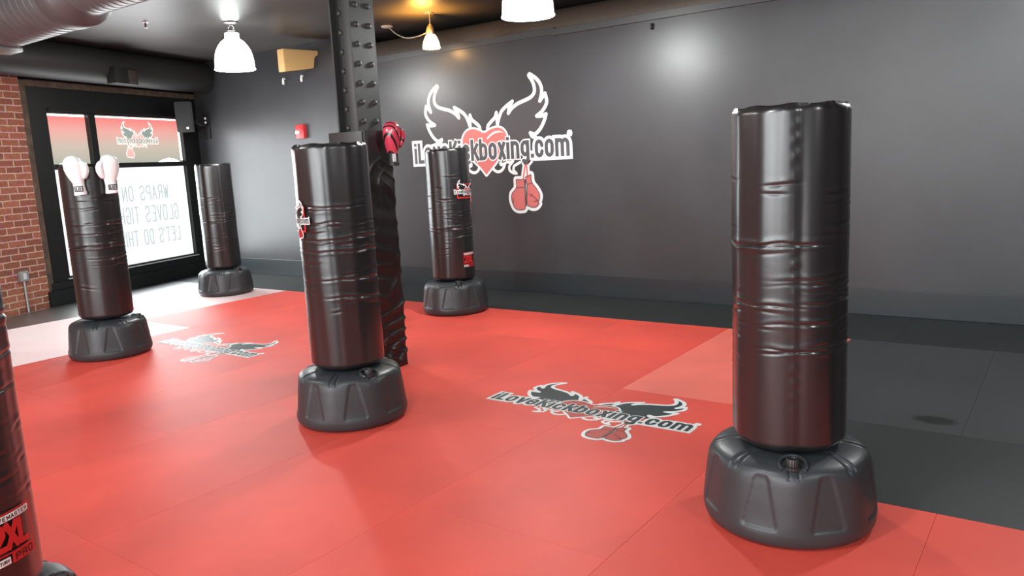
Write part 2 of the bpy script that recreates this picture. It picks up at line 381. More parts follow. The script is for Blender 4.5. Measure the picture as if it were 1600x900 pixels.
SQUIG = [(0.304, -0.032), (0.372, -0.039), (0.417, -0.027), (0.357, -0.088), (0.36, -0.138), (0.409, -0.167), (0.459, -0.175), (0.416, -0.136), (0.425, -0.091), (0.471, -0.066), (0.528, -0.041)]
GL = [(0.449, -0.249), (0.570, -0.249), (0.565, -0.349), (0.567, -0.435), (0.57, -0.568), (0.552, -0.607), (0.476, -0.613), (0.414, -0.592), (0.38, -0.53), (0.368, -0.473), (0.382, -0.411), (0.446, -0.349)]
GR = [(0.587, -0.224), (0.669, -0.195), (0.68, -0.291), (0.739, -0.362), (0.781, -0.439), (0.768, -0.499), (0.753, -0.519), (0.769, -0.539), (0.727, -0.577), (0.666, -0.584), (0.605, -0.563), (0.591, -0.497), (0.603, -0.375), (0.607, -0.312), (0.600, -0.294)]
GLINES = [[(0.449, -0.346), (0.565, -0.346)], [(0.607, -0.312), (0.68, -0.292)], [(0.631, -0.426), (0.668, -0.434), (0.709, -0.468), (0.738, -0.493), (0.753, -0.507)], [(0.668, -0.434), (0.648, -0.457)], [(0.692, -0.513), (0.731, -0.51), (0.753, -0.507)], [(0.391, -0.463), (0.394, -0.515), (0.395, -0.535)]]
STRINGS = [[(0.612, -0.022), (0.581, -0.121), (0.556, -0.237)], [(0.599, -0.032), (0.613, -0.112), (0.616, -0.208)], [(0.569, -0.02), (0.584, -0.071), (0.621, -0.073), (0.666, -0.034)]]
def smooth2(pts, n=4, closed=False):
    """Catmull-Rom except at sharp corners"""
    P = [Vector((p[0], p[1])) for p in pts]; N = len(P); out = []
    def sharp(i):
        if not closed and i in (0, N-1): return True
        a = P[i]-P[i-1]; b_ = P[(i+1) % N]-P[i]
        return a.length < 1e-6 or b_.length < 1e-6 or a.angle(b_) > .95
    for i in range(N if closed else N-1):
        p1, p2 = P[i], P[(i+1) % N]
        p0 = p1-(p2-p1) if sharp(i) else P[i-1]; p3 = p2+(p2-p1) if sharp((i+1) % N) else P[(i+2) % N]
        for k in range(n):
            t = k/n; out.append(tuple(.5*((2*p1)+(p2-p0)*t+(2*p0-5*p1+4*p2-p3)*t*t+(3*p1-p0-3*p2+p3)*t**3)))
    if not closed: out.append(tuple(P[-1]))
    return out
mir = lambda pts: [(-p[0], p[1]) for p in pts]
def text_strokes():
    txt = 'iLoveKickboxing.com'; tot = sum(glyph(c)[1] for c in txt)
    H = .262; sx = (2.400)/(tot*H); x = -1.168; out = []
    for k, c in enumerate(txt):
        S, a = glyph(c)
        out += [([(x+p[0]*H*sx, p[1]*H) for p in s], cl, k) for s, cl in S]
        x += a*H*sx
    return out
LOGO_CACHE = {}
def logo_parts(simple=False):
    if simple not in LOGO_CACHE:
        c = []
        for a, b_, k, m in make_logo(simple):
            me = bpy.data.meshes.new('art'); m.to_mesh(me); m.free(); c.append((a, b_, k, me))
        LOGO_CACHE[simple] = c
    out = []
    for a, b_, k, me in LOGO_CACHE[simple]:
        m = bmesh.new(); m.from_mesh(me); out.append((a, b_, k, m))
    return out
def make_logo(simple=False):
    """list of (part name, label, material key, bmesh in flat u,v with layer index in z)"""
    L = []
    n = 2 if simple else 4
    W1 = smooth2(WING, n); Wf = W1+[(.60, .12), (.06, .12)]
    for s in (1, -1):
        pts = Wf if s == 1 else mir(Wf)[::-1]
        L.append(('wing', 'dark wing', 'wing', poly(bmesh.new(), pts, 0)))
    b = bmesh.new()
    for f in (lambda p: p, mir):
        stroke(b, f(W1), .044, z=1)
        sw = smooth2(SWIRL, n); stroke(b, f(sw), .036, z=1)
        stroke(b, f(smooth2(SQUIG, n)), .034, z=1)
        c = f([(.232, -.05)])[0]; stroke(b, [(c[0]-.02, c[1]), (c[0]+.02, c[1])], .05, z=1)
    HE = smooth2(HEART, n, True)
    stroke(b, HE, .05, True, z=1)
    TS = text_strokes(); t = T*.262*1.02
    for pts, cl, k in TS:
        wide = .036 if (k < 5 or k > 14) else .016
        stroke(b, pts, t+2*wide, bool(cl), ext=wide, z=1)
    for x0, x1 in ((-1.20, -.98), (.73, 1.20)): stroke(b, [(x0, -.012), (x1, -.012)], .05, z=1)
    gl, gr = smooth2(GL, 3, True), smooth2(GR, 3, True)
    for g in (gl, gr): poly(b, g, 1); stroke(b, g, .085, True, z=1)
    poly(b, [(.53, -.25), (.60, 0), (.66, -.02), (.64, -.22)], 1)
    for s in STRINGS: stroke(b, s, .075, ext=.02, z=1)
    stroke(b, [(1.215, .255), (1.235, .255)], .07, ext=.018, z=1)
    stroke(b, rr_arc(1.225, .255, .02, .02, 0, 360, 12), .036, True, z=1)
    L.append(('white_outline', 'white outline', 'white', b))
    L.append(('heart', 'red heart', 'red', poly(bmesh.new(), HE, 2)))
    b = poly(bmesh.new(), GLINT, 3)
    for pts, cl, k in TS: stroke(b, pts, t+2*.013, bool(cl), ext=.013, z=3)
    L.append(('white_edging', 'white letter edging and heart glint', 'white', b))
    b = bmesh.new()
    for pts, cl, k in TS: stroke(b, pts, t, bool(cl), z=4)
    L.append(('lettering', 'dark bold lettering', 'letter', b))
    b = bmesh.new()
    for g in (gl, gr): poly(b, g, 3)
    for s in STRINGS: stroke(b, s, .02, ext=.01, z=3)
    L.append(('boxing_gloves', 'red pair of hanging gloves', 'red', b))
    b = bmesh.new()
    for g in (gl, gr): stroke(b, g, .010, True, z=4)
    stroke(b, [(.582, -.25), (.584, -.4), (.582, -.57)], .018, z=4)
    for s in GLINES: stroke(b, s, .010, z=4)
    L.append(('glove_lines', 'dark glove outlines', 'line', b))
    for q in L: union(q[3])
    return L
def refine(bm, maxlen):
    for _ in range(5):
        e = [x for x in bm.edges if x.calc_length() > maxlen]
        if not e: break
        bmesh.ops.subdivide_edges(bm, edges=e, cuts=1); bmesh.ops.triangulate(bm, faces=[f for f in bm.faces if len(f.verts) > 4])
def remap(bm, fn, flip=False):
    for v in bm.verts: v.co = Vector(fn(v.co.x, v.co.y, v.co.z))
    if flip: bmesh.ops.reverse_faces(bm, faces=list(bm.faces))
    return bm
def put_logo(parent, fn, mats, flip=False, maxlen=None, simple=False, labels=True):
    for nm, lab, mk, b in logo_parts(simple):
        if maxlen: refine(b, maxlen)
        o = obj(nm, remap(b, fn, flip), mats[mk], parent, smooth=False)
        if labels: o['label'] = lab

# ------------------------------------------------------------------ camera (fitted)
F, H0 = 1219.52, 1.59355
R = np.array([[0.811397, 0.582246, -0.051234], [0.052954, -0.160521, -0.985611], [-0.582092, 0.797009, -0.161079]])
cam = bpy.data.cameras.new('camera'); co = bpy.data.objects.new('camera', cam); C.objects.link(co)
cam.sensor_width = 36; cam.lens = F/1600*36; cam.clip_start = .05; cam.clip_end = 200
mw = Matrix(((R[0][0], -R[1][0], -R[2][0], 0), (R[0][1], -R[1][1], -R[2][1], 0), (R[0][2], -R[1][2], -R[2][2], H0), (0, 0, 0, 1)))
co.matrix_world = mw
bpy.context.scene.camera = co

# ------------------------------------------------------------------ setting
CEIL = 3.4; YB = 7.735
TH = math.radians(17.5)
P0 = Vector((-11.095, 5.203, 0)); D = Vector((-math.sin(TH), math.cos(TH), 0)); N = Vector((math.cos(TH), math.sin(TH), 0))
# window-wall frame: local x = along the wall, y = away from the room, z = up
XW = Matrix(((D.x, -N.x, 0, P0.x), (D.y, -N.y, 0, P0.y), (0, 0, 1, 0), (0, 0, 0, 1)))
def wobj(name, bm, m, parent=None, kind=None, **k):
    """bm in window-wall coordinates"""
    if parent is not None:
        bm.transform(XW); o = obj(name, bm, m, parent, **k)
    else:
        o = obj(name, bm, m, None, local=True, **k); o.matrix_world = XW; XF[o.name] = XW.copy()
    if kind: o['kind'] = kind
    return o
SC = (YB-P0.y)/D.y      # where the window wall meets the back wall
struct('floor', nbox(-14, 5, -6, 9.2, -.12, -.022), M['gapfloor'], smooth=False)
struct('ceiling', nbox(-14, 5, -6, 9.2, CEIL, CEIL+.1), M['ceil'], smooth=False)
xc = P0.x+D.x*SC
struct('wall_back', nbox(xc-.3, 5, YB, YB+.12, -.02, 3.03), M['wall'], smooth=False)
struct('trim_4', nbox(-14, 4.4, YB+.121, 8.749, 2.85, 2.9), M['walldark'], smooth=False)
struct('wall_upper', nbox(-14, 5, 8.75, 8.85, 0, CEIL), M['ceil'], smooth=False)
struct('wall_right', nbox(4.4, 4.5, -6, 9, -.02, CEIL), M['wall'], smooth=False)
struct('wall_front', nbox(-14, 5, -5.1, -5, -.02, CEIL), mat('front_wall', (.6, .6, .6), .7), smooth=False)
struct('wall_back_upper', nbox(xc-.3, -8.2, YB, YB+.12, 3.03, CEIL), M['wall'], smooth=False)
struct('baseboard_back', nbox(xc+.02, 4.4, YB-.022, YB, -.0, .246, bev=.004), M['baseb'], smooth=False)
struct('trim_1', nbox(-8.2, -4.88, YB-.012, YB+.15, 2.972, 3.045, bev=.003), M['trim'], smooth=False)
struct('trim_2', nbox(-4.88, 4.4, YB-.04, YB+.15, 2.95, 3.024, bev=.003), M['trim'], smooth=False)
# window wall
wobj('wall_left', nbox(-12, -.60, 0, .3, -.02, CEIL), M['brick'], kind='structure', smooth=False)
b = nbox(-.60, -.23, .06, .3, -.02, CEIL); box(b, 2.27, SC+.2, .06, .3, -.02, CEIL); box(b, -.23, 2.27, .06, .3, 2.52, CEIL); box(b, -.23, 2.27, .06, .3, -.02, .35)
wobj('wall_window', b, M['frame'], kind='structure', smooth=False)
# timber jamb and head strip round the opening
b = nbox(-.60, -.515, .0, .07, 0, 2.92); box(b, -.515, SC-.03, .0, .07, 2.85, 2.93)
wobj('trim_3', b, M['jamb'], kind='structure', smooth=False)
# window: deep frame, mullion, transom, sill
win = thing('window_1', None, None, P0); win['kind'] = 'structure'
b = nbox(-.515, -.23, .02, .075, 0, 2.85); box(b, 2.27, 2.5, .02, .075, 0, 2.85); box(b, -.23, 2.27, .02, .075, 2.525, 2.85); box(b, -.23, 2.27, .02, .075, 0, .35)
box(b, -.23, 2.27, -.03, .02, 2.545, 2.58)
wobj('window_frame', b, M['frame'], win, smooth=False)
wobj('mullion', nbox(.43, .545, .015, .09, .35, 2.53, bev=.006), M['frame'], win, smooth=False)
wobj('transom', nbox(-.24, 2.28, .01, .085, 1.782, 1.852, bev=.006), M['frame'], win, smooth=False)
b = nbox(-.62, SC-.08, -.05, .02, -.0, .2, bev=.005); box(b, -.55, SC-.1, -.02, .03, .2, .30, bev=.005)
wobj('window_sill', b, M['frame'], win, smooth=False)
wobj('sill_ledge', nbox(-.26, 2.28, -.02, .03, .315, .33), mat('pale_sill_edge', (.4, .42, .42), .4), win, smooth=False)
for x0, x1 in ((-.23, .43), (.545, 2.27)):
    wobj('pane', nbox(x0, x1, .085, .09, 1.85, 2.53), M['film'], win, smooth=False)
    wobj('pane', nbox(x0, x1, .085, .09, .35, 1.785), M['frost'], win, smooth=False)
# thin daylight gaps round the printed film
b = nbox(-.22, .42, .08, .084, 2.495, 2.522); box(b, .555, 2.2, .08, .084, 2.500, 2.522); box(b, 2.225, 2.262, .08, .084, 1.88, 2.45)
wobj('daylight_gap', b, M['gap'], win, smooth=False)
b = bmesh.new()
for x0, x1, h in ((-.1, .3, .04), (.56, .95, .05), (1.72, 2.2, .06)):
    poly(b, [(x0, 1.853), (x1, 1.853), (x1-.1, 1.853+h*.7), ((x0+x1)/2, 1.853+h), (x0+.1, 1.853+h*.6)], 0)
remap(b, lambda u, v, w: (u, .083, v))
wobj('film_peel', b, M['gap'], win, smooth=False)
# printed logo on the film, seen from behind so mirrored
wl = bmesh.new()
SW = .335
fnw = lambda u, v, w: tuple(XW @ Vector((1.37-u*SW, .0815-w*.0004, 2.135+v*SW)))
wlogo = thing('window_logo', 'mirrored winged heart logo printed on the red film of the upper window pane', 'logo', XW @ Vector((1.37, .083, 1.92)))
put_logo(wlogo, fnw, dict(wing=M['wlgrey'], white=M['wlwhite'], red=M['wlred'], letter=M['wlgrey'], line=M['wlgrey']), simple=True)
# lettering on the frosted pane, mirrored
for txt, s0, s1, z, h, lab in (('WRAPS ON', 1.85, .92, 1.29, .205, 'top line of mirrored thin capitals on the frosted lower window pane'),
                               ('GLOVES TIGHT', 2.02, .70, .955, .23, 'middle line of mirrored thin capitals on the frosted lower window pane'),
                               ("LET'S DO THIS", 2.005, .79, .615, .215, 'bottom line of mirrored thin capitals on the frosted lower window pane')):
    b = caps_line(bmesh.new(), txt, 0, 0, h, .021, width=s0-s1, w=.5, gap=.28)
    union(b); remap(b, lambda u, v, w: (s0-u, .0835, z+v))
    b.transform(XW)
    obj('window_lettering', b, M['winletter'], win, smooth=False)['label'] = lab

# ------------------------------------------------------------------ floor mats
U = 1.0345; XE = -1.455; YE = 6.69
def clip_poly(pts, s_keep=-.052):
    # keep the part of a polygon on the room side of the window wall (n > -s_keep)
    out = []
    f = lambda p: (Vector((p[0], p[1], 0))-P0).dot(N)+s_keep
    for i in range(len(pts)):
        a, b_ = pts[i-1], pts[i]; fa, fb = f(a), f(b_)
        if (fa >= 0) != (fb >= 0):
            t = fa/(fa-fb); out.append((a[0]+(b_[0]-a[0])*t, a[1]+(b_[1]-a[1])*t))
        if fb >= 0: out.append(b_)
    return out
def floor_mat(x0, x1, y0, y1, m, label, clip=False, group=None):
    g = .0005
    pts = [(x0+g, y0+g), (x1-g, y0+g), (x1-g, y1-g), (x0+g, y1-g)]
    if clip:
        pts = clip_poly(pts)
        if len(pts) < 3: return
    bm = bmesh.new(); top = [bm.verts.new((*p, 0)) for p in pts]; bot = [bm.verts.new((*p, -.021)) for p in pts]
    f = bm.faces.new(top); bm.faces.new(bot[::-1])
    for i in range(len(pts)): bm.faces.new((bot[i], bot[(i+1) % len(pts)], top[(i+1) % len(pts)], top[i]))
    bmesh.ops.recalc_face_normals(bm, faces=list(bm.faces))
    bmesh.ops.bevel(bm, geom=[e for e in bm.edges if all(abs(v.co.z) < 1e-6 for v in e.verts)], offset=.0006, segments=1, affect='EDGES')
    o = obj('floor_mat', bm, m, origin=((x0+x1)/2, (y0+y1)/2, -.021), smooth=False)
    return tag(o, label, 'mat', group)
words = ['first', 'second', 'third', 'fourth', 'fifth', 'sixth', 'seventh', 'eighth', 'ninth', 'tenth']
for c in range(8):
    x1 = XE-U*c; x0 = x1-U
    ys = [6.69, 4.635, 2.54, .47] if c == 0 else [6.69, 5.66, 3.575, 1.51, -.55] if c < 3 else [6.69, 4.6, 2.52, .45]
    ys = ys+([-1.6] if ys[-1] > 0 else [])
    for r, (a, b_) in enumerate(zip(ys, ys[1:])):
        m = M['red'][(c*2+r*3+c*r) % 3]
        if c == 0 and r == 0: m = M['redlight']
        if (c > 5 and r == 1) or (c == 7 and r == 0): m = M['redglossy']
        floor_mat(x0, x1, b_, a, m, 'red floor mat, %s column left of the black mats, %s from the back wall' % (words[c], words[r]), group='red floor mats')
for c in range(3):    # red mats in front of the black mats, at lower right
    x0 = XE+U*c
    for r, (a, b_) in enumerate(((3.59, 1.52), (1.52, -.55))):
        floor_mat(x0, x0+U, b_, a, M['red'][(c+r+1) % 3], 'red floor mat before the black mats, %s column from the left, %s row' % (words[c], ['back', 'front'][r]), group='red floor mats')
for c in range(3):    # black mats
    x0 = XE+1.012*c
    floor_mat(x0, x0+1.012, 4.65, 6.69, M['blacksmudge'] if c == 0 else M['black'][1], 'long black floor mat right of the red mats, with a dark damp smudge' if c == 0 else 'long clean black floor mat, %s to the right of the smudged one' % words[c-1], group='black floor mats')
for c in range(2):
    x0 = XE+2.07*c
    floor_mat(x0, x0+2.07, 3.59, 4.65, M['black'][0], 'wide black floor mat between the red mats and the smudged black mat' if c == 0 else 'wide black floor mat along the red edge at far right', group='black floor mats')
for c in range(8):    # strip along the back wall
    x1 = 3.0-2.07*c
    floor_mat(max(x1-2.07, -11.9), x1, 6.69, YB-.023, M['black'][2], 'black border mat along the back wall baseboard, %s from the right end' % words[c], clip=True, group='black border mats')
for c in range(4):    # strip under the window
    y1 = 6.69-2.07*c
    floor_mat(-12.2, XE-8*U, y1-2.07, y1, M['blackwin'], 'black border mat below the window and brick wall, %s from the far corner' % words[c], clip=True, group='black border mats')

# ------------------------------------------------------------------ logos on wall and floor
wallm = dict(wing=M['wingfill'], white=M['white'], red=M['heart'], letter=M['lettergrey'], line=M['lineprint'])
floorm = dict(wing=M['fdark'], white=M['white'], red=M['fred'], letter=M['fdark'], line=M['fline'])
LX, LZ = -5.95, 1.612
t = thing('wall_logo', 'large winged heart kickboxing logo with hanging gloves on the dark back wall', 'logo', (LX, YB, LZ-.6))
put_logo(t, lambda u, v, w: (LX+u, YB-.001-.0012*w, LZ+v), wallm)
for cx, cy, lab in ((-2.485, 4.04, 'winged heart logo on the red floor between the middle and right punching bags'), (-6.60, 4.04, 'pale sheen winged heart logo on the red floor beside the bag with white gloves')):
    t = thing('floor_logo', lab, 'logo', (cx, cy, 0), group='floor logos'); s = .60
    put_logo(t, lambda u, v, w: (cx+u*s, cy+v*s*.93, .0008+.0005*w), floorm)

# ------------------------------------------------------------------ punching bags
RB = .23
def view_frame(cx, cy):
    phi = math.atan2(-cy, -cx)     # angle on the bag that faces the camera
    return phi
def bag_body(seed, n=144, nz=330, seam=None, creases=None):
    g = np.random.default_rng(seed)
    th = np.linspace(0, 2*PI, n, endpoint=False); z = np.linspace(.366, 1.742, nz)
    TT, ZZ = np.meshgrid(th, z)
    r = np.full_like(TT, RB)
    r -= .022*np.clip(1-(ZZ-.366)/.035, 0, 1)**2           # rounded lower edge
    r -= .006*np.clip(1-(1.742-ZZ)/.02, 0, 1)**2
    for k, a in ((3, .0015), (5, .0026), (8, .0022), (13, .0011)):
        r += a*np.sin(k*TT+g.uniform(0, 6.28)+.8*np.sin(ZZ*2+g.uniform(0, 6)))
    r +=   .0012*np.sin(ZZ*9+g.uniform(0, 6))*np.sin(2*TT+g.uniform(0, 6))
    # crumpled rim
    pk = sum(g.uniform(.3, 1)*np.exp(-(np.angle(np.exp(1j*(TT-g.uniform(0, 6.28))))/g.uniform(.03, .09))**2) for _ in range(16))
    r -= np.exp(-((1.742-ZZ)/.022)**1.3)*.006*pk
    cz = creases if creases is not None else list(np.sort(g.uniform(.72, 1.42, 7)))
    for z0 in cz:
        for _ in range(2):
            tc = g.uniform(0, 2*PI); wd = g.uniform(.9, 2.2); amp = g.uniform(.0015, .0062); tilt = g.uniform(-.012, .012); wob = g.uniform(.002, .006); ph = g.uniform(0, 6.28)
            dz = g.uniform(-.012, .012)
            dd = np.angle(np.exp(1j*(TT-tc)))
            win = np.exp(-(dd/wd)**4)
            zc = z0+dz+tilt*np.sin(dd)+wob*np.sin(4*TT+ph)+.5*wob*np.sin(9*TT+2*ph)
            q = ZZ-zc
            r += win*amp*(-1.15*np.exp(-(q/.0045)**2)+.42*np.exp(-((q-.013)/.011)**2)+.30*np.exp(-((q+.012)/.010)**2))
    for _ in range(70):   # short puckers
        z0 = g.uniform(.62, 1.5); tc = g.uniform(0, 2*PI); wd = g.uniform(.10, .35); amp = g.uniform(.0008, .003); sl = g.uniform(-.03, .03)
        dd = np.angle(np.exp(1j*(TT-tc))); q = ZZ-z0-sl*dd
        r += np.exp(-(dd/wd)**2)*amp*(-np.exp(-(q/.006)**2)+.6*np.exp(-((q-.014)/.01)**2))
    if seam is not None:
        dd = np.angle(np.exp(1j*(TT-seam)))
        r += .0022*np.tanh(-dd/.009)*np.exp(-np.abs(dd)/.25)-.003*np.exp(-(dd/.009)**2)
        r += np.exp(-((dd+.05)/.05)**2)*.0012*np.sin(ZZ*95+2*np.sin(ZZ*11))*(np.sin(ZZ*7)**2)
    ZR = ZZ+np.exp(-((ZZ-1.742)/.02)**2)*(.0015*np.sin(3*TT+g.uniform(0, 6))+.0012*np.sin(11*TT+g.uniform(0, 6)))
    P = np.stack([r*np.cos(TT), r*np.sin(TT), ZR], -1)
    # rolled rim and sunken top, closed underside
    extra = []
    for rr_, zz in ((RB-.012, 1.752), (RB-.028, 1.750), (RB-.04, 1.738), (RB*.5, 1.73), (.01, 1.73)):
        extra.append(np.stack([(rr_+.002*np.sin(23*th))*np.cos(th), (rr_+.002*np.sin(23*th))*np.sin(th), zz+.003*np.sin(9*th)], -1))
    lo = [np.stack([q*np.cos(th), q*np.sin(th), np.full_like(th, zz)], -1) for q, zz in ((.02, .357), (RB-.06, .357))]
    P = np.concatenate([np.array(lo), P, np.array(extra)], 0)
    bm, V = quadgrid(P, close_u=True); bm.faces.new(V[0][::-1]); bm.faces.new(V[-1])
    return bm
BASE_PROF = [(.300, 0), (.328, .004), (.345, .016), (.354, .035), (.357, .06), (.354, .085), (.350, .115), (.346, .15), (.342, .19), (.337, .23), (.333, .262), (.329, .284), (.323, .302), (.312, .317), (.295, .328), (.275, .335), (.255, .340), (.23, .344), (.20, .347), (.15, .348), (.05, .348)]
def base_mesh():
    n = 320
    pr = [BASE_PROF[0]]
    for a, b_ in zip(BASE_PROF, BASE_PROF[1:]):
        for k in range(1, 7): pr.append((a[0]+(b_[0]-a[0])*k/6, a[1]+(b_[1]-a[1])*k/6))
    pr = np.array(pr)
    # arc-length smoothing of the profile
    for _ in range(4): pr[1:-1] = .25*pr[:-2]+.5*pr[1:-1]+.25*pr[2:]
    th = np.linspace(0, 2*PI, n, endpoint=False)
    TT, RR = np.meshgrid(th, pr[:, 0]); _, ZZ = np.meshgrid(th, pr[:, 1])
    per = PI/4
    d = (TT+per/2) % per-per/2          # panels centred at multiples of 45 deg
    ss = lambda x: np.clip(x, 0, 1)**2*(3-2*np.clip(x, 0, 1))
    RR = RR.copy(); ZZ = ZZ.copy()
    low = ss((.33-ZZ)/.06)
    RR += .0045*np.cos(8*TT+PI)*ss((ZZ-.02)/.1)*low     # soft facets between panels
    f = np.clip((ZZ-.08)/(.30-.08), 0, 1); half = .205*(1-f)+.075*f
    mask = ss((half-np.abs(d))/.018)*ss((ZZ-.078)/.007)*ss((.312-ZZ)/.03)*(RR > .28)
    RR -= .0055*mask
    e = np.abs(np.abs(d)-half)          # crisp edge groove
    RR -= .004*np.exp(-(e/.011)**2)*ss((ZZ-.085)/.01)*ss((.305-ZZ)/.03)*(RR > .28)
    # shoulder grooves, two per bay
    for off in (.055, -.055):
        dd = np.angle(np.exp(1j*8*(TT-PI/8-off)))/8
        g = np.exp(-(dd/.014)**2)*ss((RR-.19)/.02)*ss((ZZ-.285)/.02)
        ZZ -= .006*g; RR -= .004*g
    dd = np.angle(np.exp(1j*8*(TT-PI/8)))/8
    ZZ -= .004*np.exp(-(dd/.07)**4)*ss((RR-.20)/.02)*ss((ZZ-.30)/.02)
    P = np.stack([RR*np.cos(TT), RR*np.sin(TT), ZZ], -1)
    bm, V = quadgrid(P, close_u=True); bm.faces.new(V[0][::-1]); bm.faces.new(V[-1])
    return bm
def cap_bm(ang):
    c = (.272*math.cos(ang), .272*math.sin(ang), .322)
    n = 40
    t = np.linspace(0, 2*PI, n, endpoint=False); rad = .026+.0015*(np.arange(n) % 2)
    P = np.array([[(c[0]+q*rad[i]*math.cos(a), c[1]+q*rad[i]*math.sin(a), c[2]+z) for i, a in enumerate(t)] for q, z in ((1.35, .0), (1.35, .012), (1.0, .013), (1, .036), (.9, .042), (.6, .042), (.55, .038), (.05, .038))])
    bm, V = quadgrid(P, close_u=True); bm.faces.new(V[0][::-1]); bm.faces.new(V[-1]); return bm
BASE_ME = None
def punching_bag(cx, cy, label, seed, cap_off, seam_off=None, logo_off=None, badge_off=None, creases=None):
    global BASE_ME
    t = thing('punching_bag', label, 'punching bag', (cx, cy, 0), 0, 'freestanding punching bags')
    phi = view_frame(cx, cy); d2 = math.radians
    ca = phi+d2(cap_off)
    if BASE_ME is None:
        b = obj('base', base_mesh(), M['plastic'], t, local=True, angle=60); BASE_ME = b.data
    else: b = obj('base', BASE_ME, None, t)
    b.rotation_euler = (0, 0, ca-PI/8)       # the cap sits in a bay between two panels
    b['label'] = 'dark grey ribbed plastic base'
    X = XF[b.name] @ Matrix.Rotation(ca-PI/8, 4, 'Z'); XF[b.name] = X
    obj('filler_cap', cap_bm(PI/8), M['captop'], b, local=True)
    tr = [(.272+.052*math.cos(a), .052*math.sin(a), .341-.016*math.cos(a)) for a in np.linspace(.9, 2*PI-.9, 24)]
    tr = [(x_*math.cos(PI/8)-y_*math.sin(PI/8), x_*math.sin(PI/8)+y_*math.cos(PI/8), z_-.002) for x_, y_, z_ in tr]
    obj('cap_rim', tube(tr, .008, 10), M['plastic'], b, local=True)
    nb = lathe([(.11, .335), (.11, .365)], 40, True, True); obj('neck', nb, M['captop'], t, local=True)
    body = obj('bag', bag_body(seed, seam=(phi+d2(seam_off)) if seam_off is not None else None, creases=creases), M['vinyl'], t, local=True, angle=70)
    body['label'] = 'glossy black vinyl bag with creases'
    def wrap(th0, zc, rot=0., s=1.):
        c_, s_ = math.cos(rot), math.sin(rot)
        def fn(u, v, w):
            u, v = (u*c_-v*s_)*s, (u*s_+v*c_)*s
            a = th0+u/RB; r = RB+.0115+.0006*w
            return (cx+r*math.cos(a), cy+r*math.sin(a), zc+v)
        return fn
    if logo_off is not None:
        th0 = phi+d2(logo_off)
        fn = wrap(th0, 1.28, 0, .145)
        b1 = bmesh.new(); fr = [(-.95, -.32), (.95, -.32), (.95, .70), (-.95, .58)]
        stroke(b1, fr, .09, True); union(b1); refine(b1, .15)
        lp = obj('logo_print', remap(b1, lambda u, v, w: fn(u, v, -1)), M['redprint'], body, smooth=False); lp['label'] = 'red frame behind small winged logo'
        W = bmesh.new(); Rr = bmesh.new(); K = bmesh.new()
        for nm, lab, mk, b2 in logo_parts(True):
            refine(b2, .15); remap(b2, fn)
            tgt = {'white': W, 'wing': K, 'red': Rr, 'letter': K, 'line': K}[mk]
            merge(tgt, b2)
        o = obj('logo_print', W, M['white'], body, smooth=False); o['label'] = 'white winged logo print'
        o = obj('logo_print', Rr, M['redprint'], body, smooth=False); o['label'] = 'red heart and gloves print'
        o = obj('logo_print', K, M['blackprint'], body, smooth=False); o['label'] = 'black lettering print'
    if badge_off is not None:
        fn = wrap(phi+d2(badge_off), .575, 0, .152)
        # unit square badge, u,v in -.5...5
        def art(nm, mm, lab, f):
            q = bmesh.new(); f(q); union(q); refine(q, .12)
            o = obj(nm, remap(q, fn), M[mm], body, smooth=False); o['label'] = lab
        rect = lambda x0, x1, y0, y1: (lambda q: poly(q, [(x0, y0), (x1, y0), (x1, y1), (x0, y1)], 0))
        art('badge_frame', 'redprint', 'thin red badge frame', lambda q: stroke(q, [(-.5, -.28), (.5, -.28), (.5, .52), (-.5, .52)], .03, True))
        art('badge_numerals', 'redprint', 'large red 2XL', lambda q: caps_line(q, '2XL', -.40, -.16, .44, .115, width=.78, w=.62, gap=.22))
        art('badge_plate', 'redprint', 'red plate', rect(-.08, .5, -.50, -.30))
        art('badge_bar', 'white', 'white bar across the badge top', rect(-.46, .46, .36, .49))
        art('badge_bar', 'white', 'small white bar at the badge foot', rect(-.5, -.12, -.48, -.34))
        for txt, x_, y_, h_, t_, w_ in (('WAVEMASTER', -.42, .39, .07, .016, .84), ('CENTURY', -.47, -.44, .06, .014, .32), ('PRO', 0., -.46, .12, .026, .42)):
            art('badge_lettering', 'blackprint', 'dark lettering %s' % txt if txt == 'PRO' else 'dark small lettering', lambda q: caps_line(q, txt, x_, y_, h_, t_, width=w_, z=1))
    return t
bagA = punching_bag(-.962, 3.282, 'tall black punching bag at right, nearest whole one, its seam facing front', 11, 4, seam_off=9, creases=[1.37, 1.30, 1.205, 1.04, .985, .90, .79])
bagB = punching_bag(-3.774, 3.336, 'black punching bag in front of the padded column, small red logo on its left side', 22, 25, logo_off=-86, creases=[1.36, 1.28, 1.19, 1.10, .925, .82, .73])
bagC = punching_bag(-5.477, 6.441, 'black punching bag standing before the wall logo, red badge low on its front', 33, 10, logo_off=56, badge_off=47, creases=[1.26, 1.08, .93, .84])
bagD = punching_bag(-7.282, 3.557, 'black punching bag with two white boxing gloves hung at its top', 44, 70, creases=[1.22, 1.14, 1.02, .92, .84])
bagE = punching_bag(-9.397, 6.241, 'black punching bag standing right of the bright window by the corner', 55, 40, creases=[1.3, 1.2, 1.08, .98])
bagF = punching_bag(-2.715, .765, 'dark punching bag cut off at the left picture edge, badge showing', 66, 75, badge_off=39, creases=[1.22, 1.1, 1.0])

